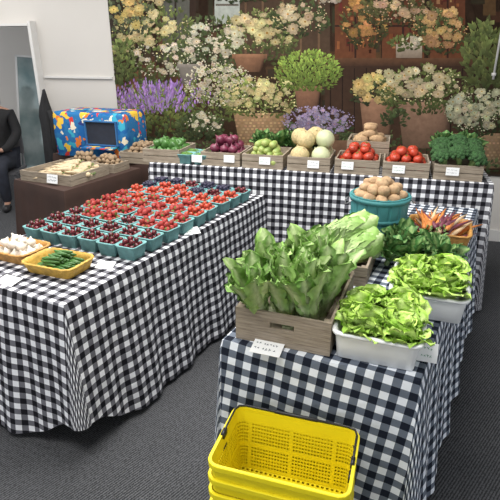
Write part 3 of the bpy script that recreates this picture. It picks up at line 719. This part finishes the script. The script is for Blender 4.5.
for i,(x,y,z,rx,rz) in enumerate([(-.71,2.0,.845,-1.45,-.2),(-.59,2.0,.845,-1.42,-.5),(-.66,2.05,.91,-1.48,-.55)]):
    obj('napa_cabbage',NAP[i%2],(x,y,z),(rx,0,rz),1.0,label='pale green napa cabbage with white ribs lying on its side',cat='cabbage',group='napa cabbages in the crate')
for i,(x,y) in enumerate([(-.42,2.20),(-.31,2.24),(-.20,2.27),(-.36,2.33),(-.25,2.36),(-.40,2.40)]):
    obj('kale_bunch',KAL[i%3],(x,y,.785),(R.uniform(-.3,.3),R.uniform(-.3,.3),i),R.uniform(.78,.88),label='bunch of dark green leafy kale on the gingham cloth',cat='kale',group='kale bunches on the table')
bx,by=-.565,2.56
root=bpy.data.objects.new('bushel_basket',None);S.collection.objects.link(root);root.location=(bx,by,.751)
root['label']='round teal-painted bushel basket heaped with potatoes';root['category']='basket'
b=MB();b.lathe([(.130,0),(.134,.004),(.150,.245),(.150,.25),(.141,.25),(.124,.05),(.12,.045)],96,fn=lambda p,a,k:Vector((p.x*(1+.014*(1 if math.cos(16*a)>-.6 else -1.5)),p.y*(1+.014*(1 if math.cos(16*a)>-.6 else -1.5)),p.z)))
obj('body',b.mesh('body',[M['tealb']],False),parent=root)
for z,r in ((.232,.155),(.13,.148),(.02,.140)):
    b=MB();b.lathe([(r-.004,z-.011),(r,z-.011),(r+.003,z+.011),(r-.001,z+.011)],64);obj('band',b.mesh('band',[M['tealb']]),parent=root)
for s_ in (-1,1):
    b=MB();b.tube([(s_*.154,-.04,.225),(s_*.175,-.035,.21),(s_*.18,0,.195),(s_*.175,.035,.21),(s_*.154,.04,.225)],.003,8);obj('handle',b.mesh('handle',[M['metal']]),parent=root,rot=(0,0,.5))
for kk,(n,rr_,z) in enumerate([(10,.10,.243),(6,.05,.26),(8,.07,.283),(3,.03,.312)]):
    for i in range(n):
        a=2*pi*i/n+kk;obj('potato',R.choice(POTS),(bx+rr_*math.cos(a),by+rr_*math.sin(a),.751+z),(R.uniform(-.4,.4),R.uniform(-.4,.4),a+R.uniform(-.8,.8)),.9,label='tan rough-skinned potato in the teal basket',cat='potato',group='potatoes in the teal basket')
obj('wicker_basket',wicker(.31,.30,.085,'wick'),(-.265,2.66,.751),(0,0,.1),label='orange-brown wicker basket of mixed carrots',cat='basket')
seq=[0,1,0,2,0,1,0,2,1]
for i in range(96):
    lay_=i//16;j=i%16;f=(j-7.5)/7.5;t=seq[(i*4+i//9)%9]
    obj('carrot',CARS[t],(-.265+f*(.125-.008*lay_)+R.uniform(-.01,.01),2.66+R.uniform(-.06,.03),.79+.018*lay_+R.uniform(0,.006)),(0,.12+R.uniform(-.15,.1),-1.57-f*.5+R.uniform(-.3,.3)),R.uniform(.9,1.2),
        label=['orange carrot with trimmed green stems','deep purple carrot with trimmed stems','pale yellow carrot with trimmed stems'][t],cat='carrot',group='carrots in the wicker basket')
card(-.62,1.318,.757,ra,rad(-78),'white handwritten card lying by the romaine crate',1,1.25)
card(-.145,1.50,.780,.15,rad(-28),'white handwritten card standing by the lettuce bin',4,1.15)
card(-.15,2.16,.785,.3,rad(-40),'white handwritten card by the kale bunches',2,.9)
# ---------------------------------------------------------------- yellow baskets
bw,bd,bh=.405,.265,.24
def basket_body():
    b=MB();n=126;rows=[0,.012]+[.012+.0135*k for k in range(1,14)]+[.1985,.208,.24];ring=rr(bw,bd,.03,n)
    def P(i,z):
        x,y,nx,ny=ring[i%n];o=-.022*(1-z/bh);return Vector((x+nx*o,y+ny*o,z))
    for k in range(len(rows)-1):
        z0,z1=rows[k],rows[k+1]
        for i in range(n):
            A,B,C,D=P(i,z0),P(i+1,z0),P(i+1,z1),P(i,z1)
            if 0<k<14 and i%14 not in (0,) and k!=7:
                c=(A+B+C+D)/4;f=.58;q=[c+(v-c)*f for v in (A,B,C,D)]
                b.add([A,B,C,D]+q,[(0,1,5,4),(1,2,6,5),(2,3,7,6),(3,0,4,7)])
            else: b.add([A,B,C,D],[(0,1,2,3)])
    w,d=bw-.046,bd-.046;nx,ny=22,14
    for i in range(nx):
        for j in range(ny):
            A=Vector((-w/2+w*i/nx,-d/2+d*j/ny,.001));B=A+Vector((w/nx,0,0));C=B+Vector((0,d/ny,0));D=A+Vector((0,d/ny,0))
            c=(A+C)/2;q=[c+(v-c)*.55 for v in (A,B,C,D)]
            b.add([A,B,C,D]+q,[(0,1,5,4),(1,2,6,5),(2,3,7,6),(3,0,4,7)])
    return b.mesh('basket_body',[M['yel']],False)
BB=basket_body()
b=MB();ring=rr(bw,bd,.03,96);prof=[(-.001,bh-.020),(.006,bh-.020),(.008,bh-.016),(.008,bh-.001),(.006,bh+.001),(-.002,bh+.001),(-.002,bh-.004),(-.001,bh-.020)]
vs=[(x+nx*o,y+ny*o,z) for (o,z) in prof for (x,y,nx,ny) in ring];n=96
b.add(vs,[(k*n+i,k*n+(i+1)%n,(k+1)*n+(i+1)%n,(k+1)*n+i) for k in range(7) for i in range(n)]);RIM=b.mesh('rim',[M['yel']],False)
b=MB();yb=bd/2+.003;xb=bw/2-.002;hz=bh+.006
b.tube([(-xb,0,hz-.004),(-xb,.03,hz),(-xb,yb-.03,hz),(-xb+.008,yb-.008,hz),(-xb+.03,yb,hz),(-.075,yb,hz),(-.07,yb,hz),(.07,yb,hz),(.075,yb,hz),(xb-.03,yb,hz),(xb-.008,yb-.008,hz),(xb,yb-.03,hz),(xb,.03,hz),(xb,0,hz-.004)],[.0035]*6+[.006,.006]+[.0035]*6,8)
for sx in (-1,1): b.box((sx*xb,0,bh-.004),(.012,.03,.02))
HAN=b.mesh('handle',[M['blk']])
for i in range(7):
    r_=bpy.data.objects.new('shopping_basket',None);S.collection.objects.link(r_)
    r_.location=(-.452+R.uniform(-.002,.002),1.103,.001+.0565*i);r_.rotation_euler=(0,0,rad(10))
    r_['label']='bright yellow perforated plastic basket, '+('on top of the stack' if i==6 else 'nested in the stack');r_['category']='shopping basket';r_['group']='stack of yellow shopping baskets'
    o=obj('body',BB,parent=r_)
    if i==6: m_=o.modifiers.new('thick','SOLIDIFY');m_.thickness=.002;m_.offset=1
    obj('rim',RIM,parent=r_)
    obj('handle',HAN,parent=r_)
# ---------------------------------------------------------------- hallway: mirror, coat, person
root=bpy.data.objects.new('standing_mirror',None);S.collection.objects.link(root);root.location=(-5.30,4.25,0);root.rotation_euler=(rad(-7),rad(4),rad(28))
root['label']='tall framed glass panel leaning in the doorway';root['category']='mirror'
b=MB()
for sx in (-1,1): b.box((sx*.17,0,.82),(.022,.025,1.64))
for z in (.01,1.63): b.box((0,0,z),(.36,.025,.022))
obj('frame',b.mesh('frame',[M['alu']],False),parent=root)
b=MB();b.box((0,0,.82),(.325,.008,1.61));obj('glass',b.mesh('glass',[M['glass']],False),parent=root)
root=bpy.data.objects.new('coat_stand',None);S.collection.objects.link(root);root.location=(-4.45,3.86,0)
root['label']='slim stand draped with a long black coat';root['category']='coat stand'
b=MB();b.tube([(0,0,0),(0,0,1.30)],.012,10);b.lathe([(.13,0),(.13,.012),(.02,.03)],20);obj('pole',b.mesh('pole',[M['blk']]),parent=root)
b=MB();b.lathe([(.10,.35),(.115,.5),(.10,.8),(.09,.95),(.088,1.04),(.07,1.12),(.045,1.20),(.022,1.28),(.012,1.31)],36,fn=lambda p,a,k:Vector((p.x*(1+.10*math.cos(7*a+k*.3))+.012*math.sin(k),p.y*.7*(1+.10*math.cos(6*a)),p.z)))
b.tube([(.07,-.02,1.10),(.105,-.02,1.0),(.10,-.03,.75),(.095,-.03,.58)],[.025,.032,.03,.028],10)
obj('coat',b.mesh('coat',[M['cblk']]),parent=root)
PX,PY=-5.29,3.84
root=bpy.data.objects.new('person',None);S.collection.objects.link(root);root.location=(PX,PY,0);root.rotation_euler=(0,0,rad(35))
root['label']='seated person in black top and dark trousers, hands on lap';root['category']='person'
body=[(0,0,.52,.13),(0,-.01,.68,.125),(0,.0,.86,.14),(0,0,1.02,.12),(0,-.01,1.10,.055),(0,-.03,1.18,.07),(0,-.035,1.27,.085),
 (.18,0,1.02,.055),(.24,-.03,.80,.042),(.16,-.22,.66,.032),(.08,-.27,.64,.026),
 (-.18,0,1.02,.055),(-.24,-.03,.80,.042),(-.16,-.22,.66,.032),(-.08,-.27,.64,.026),
 (.10,-.06,.50,.09),(.12,-.44,.50,.062),(.12,-.42,.25,.052),(.12,-.40,.08,.036),(.13,-.52,.04,.032),
 (-.10,-.06,.50,.09),(-.12,-.44,.50,.062),(-.12,-.42,.25,.052),(-.12,-.40,.08,.036),(-.13,-.52,.04,.032)]
E=[(0,1),(1,2),(2,3),(3,4),(4,5),(5,6),(3,7),(7,8),(8,9),(9,10),(3,11),(11,12),(12,13),(13,14),(0,15),(15,16),(16,17),(17,18),(18,19),(0,20),(20,21),(21,22),(22,23),(23,24)]
def skin2(name,pts,edges,mt,parent):
    me=bpy.data.meshes.new(name);bm=bmesh.new();ly=bm.verts.layers.skin.verify()
    vs=[]
    for i,p in enumerate(pts):
        v=bm.verts.new(p[:3]);v[ly].radius=(p[3],p[3]);v[ly].use_root=(i==0);vs.append(v)
    for a,c in edges: bm.edges.new((vs[a],vs[c]))
    bm.to_mesh(me);bm.free();me.materials.append(mt)
    o=obj(name,me,parent=parent);sk=o.modifiers.new('skin','SKIN');sk.use_smooth_shade=True
    s_=o.modifiers.new('sub','SUBSURF');s_.levels=2;s_.render_levels=2
    return o
skin2('body',body,E,M['skin'],root)
top=[(*p[:3],p[3]+.016) for p in body]
skin2('jumper',[top[i] for i in (0,1,2,3,7,8,9,11,12,13)]+[(0,-.008,1.085,.072),(.10,-.258,.645,.040),(-.10,-.258,.645,.040)],[(0,1),(1,2),(2,3),(3,4),(4,5),(5,6),(3,7),(7,8),(8,9),(3,10),(6,11),(9,12)],M['cblk'],root)
skin2('trousers',[(*p[:3],p[3]+.016) for p in [body[i] for i in (0,15,16,17,18,20,21,22,23)]],[(0,1),(1,2),(2,3),(3,4),(0,5),(5,6),(6,7),(7,8)],M['jean'],root)
for sx in (1,-1):
    skin2('shoe',[(sx*.12,-.39,.05,.048),(sx*.125,-.46,.045,.046),(sx*.13,-.56,.035,.036)],[(0,1),(1,2)],M['shoe'],root)
    hx=sx*.08
    pts=[(hx,-.27,.64,.022),(hx-sx*.03,-.32,.635,.026)];ed=[(0,1)]
    for f,(dx,L_) in enumerate([(-.022,.055),(-.008,.065),(.007,.062),(.021,.048)]):
        i=len(pts);pts+=[(hx-sx*.03+dx,-.335,.636,.009),(hx-sx*.035+dx,-.335-L_*.55,.632,.008),(hx-sx*.04+dx,-.335-L_,.618,.007)];ed+=[(1,i),(i,i+1),(i+1,i+2)]
    i=len(pts);pts+=[(hx-sx*.05,-.30,.645,.010),(hx-sx*.065,-.33,.64,.008)];ed+=[(1,i),(i,i+1)]
    skin2('hand',pts,ed,M['skin'],root)
b=MB()
def hf(p,a,k):
    p=p.copy()
    if p.y<0: p.y*=.92
    if p.z<0: p.x*=1+.25*p.z/.11
    if p.y<-.07 and abs(p.x)<.02 and -.03<p.z<.015: p.y-=.018
    return p
b.ball(.075,.092,.115,24,18,fn=hf,T=Matrix.Translation((0,-.04,1.25)))
for sx in (-1,1): b.ball(.012,.02,.03,8,6,T=Matrix.Translation((sx*.075,-.03,1.245)))
obj('head',b.mesh('head',[M['skin']]),parent=root)
b=MB()
for sx in (-1,1): b.ball(.011,.006,.007,8,6,T=Matrix.Translation((sx*.03,-.124,1.262)))
b.box((0,-.122,1.20),(.04,.008,.008));obj('face_features',b.mesh('face_features',[M['hair']]),parent=root)
b=MB();b.ball(.086,.098,.10,20,12,T=Matrix.Translation((0,-.015,1.285)));b.ball(.085,.06,.16,16,10,T=Matrix.Translation((0,.05,1.18)));obj('hair',b.mesh('hair',[M['hair']]),parent=root)
root=bpy.data.objects.new('chair',None);S.collection.objects.link(root);root.location=(PX,PY,0);root.rotation_euler=(0,0,rad(35));root['label']='plain dark grey chair under the seated person';root['category']='chair'
b=MB();b.box((0,-.04,.375),(.44,.42,.03));obj('seat',b.mesh('seat',[M['grey']],False),parent=root)
b=MB();b.box((0,.19,.70),(.42,.025,.34));obj('backrest',b.mesh('backrest',[M['grey']],False),parent=root)
for x in (-.19,.19):
    for y,h in ((-.22,.36),(.19,.54)):
        b=MB();b.tube([(x,y,0),(x,y,h)],.012,8);obj('leg',b.mesh('leg',[M['grey']]),parent=root)
# ---------------------------------------------------------------- light, camera
w=bpy.data.worlds.new('world');S.world=w;w.use_nodes=True
w.node_tree.nodes['Background'].inputs[0].default_value=(.95,.97,1,1);w.node_tree.nodes['Background'].inputs[1].default_value=1.2
def area(x,y,z,sx,sy,e,rot=(0,0,0),c=(1,.975,.94)):
    l=bpy.data.lights.new('ceiling_light','AREA');l.shape='RECTANGLE';l.size=sx;l.size_y=sy;l.energy=e;l.color=c
    o=bpy.data.objects.new('ceiling_light',l);S.collection.objects.link(o);o.location=(x,y,z);o.rotation_euler=rot
area(-1.1,1.9,2.95,1.6,1.0,66);area(-2.6,2.4,2.95,1.6,1.0,54);area(-4.8,3.0,2.95,1.2,1.0,26);area(-1.2,.3,2.95,2.0,.8,58)
area(-1.4,3.3,2.95,3.0,.4,28)
cam=bpy.data.cameras.new('camera');cam.lens=36;cam.sensor_width=36
co=bpy.data.objects.new('camera',cam);S.collection.objects.link(co);co.location=(0,0,1.7);co.rotation_euler=(rad(90-21.9),0,rad(27.5))
S.camera=co
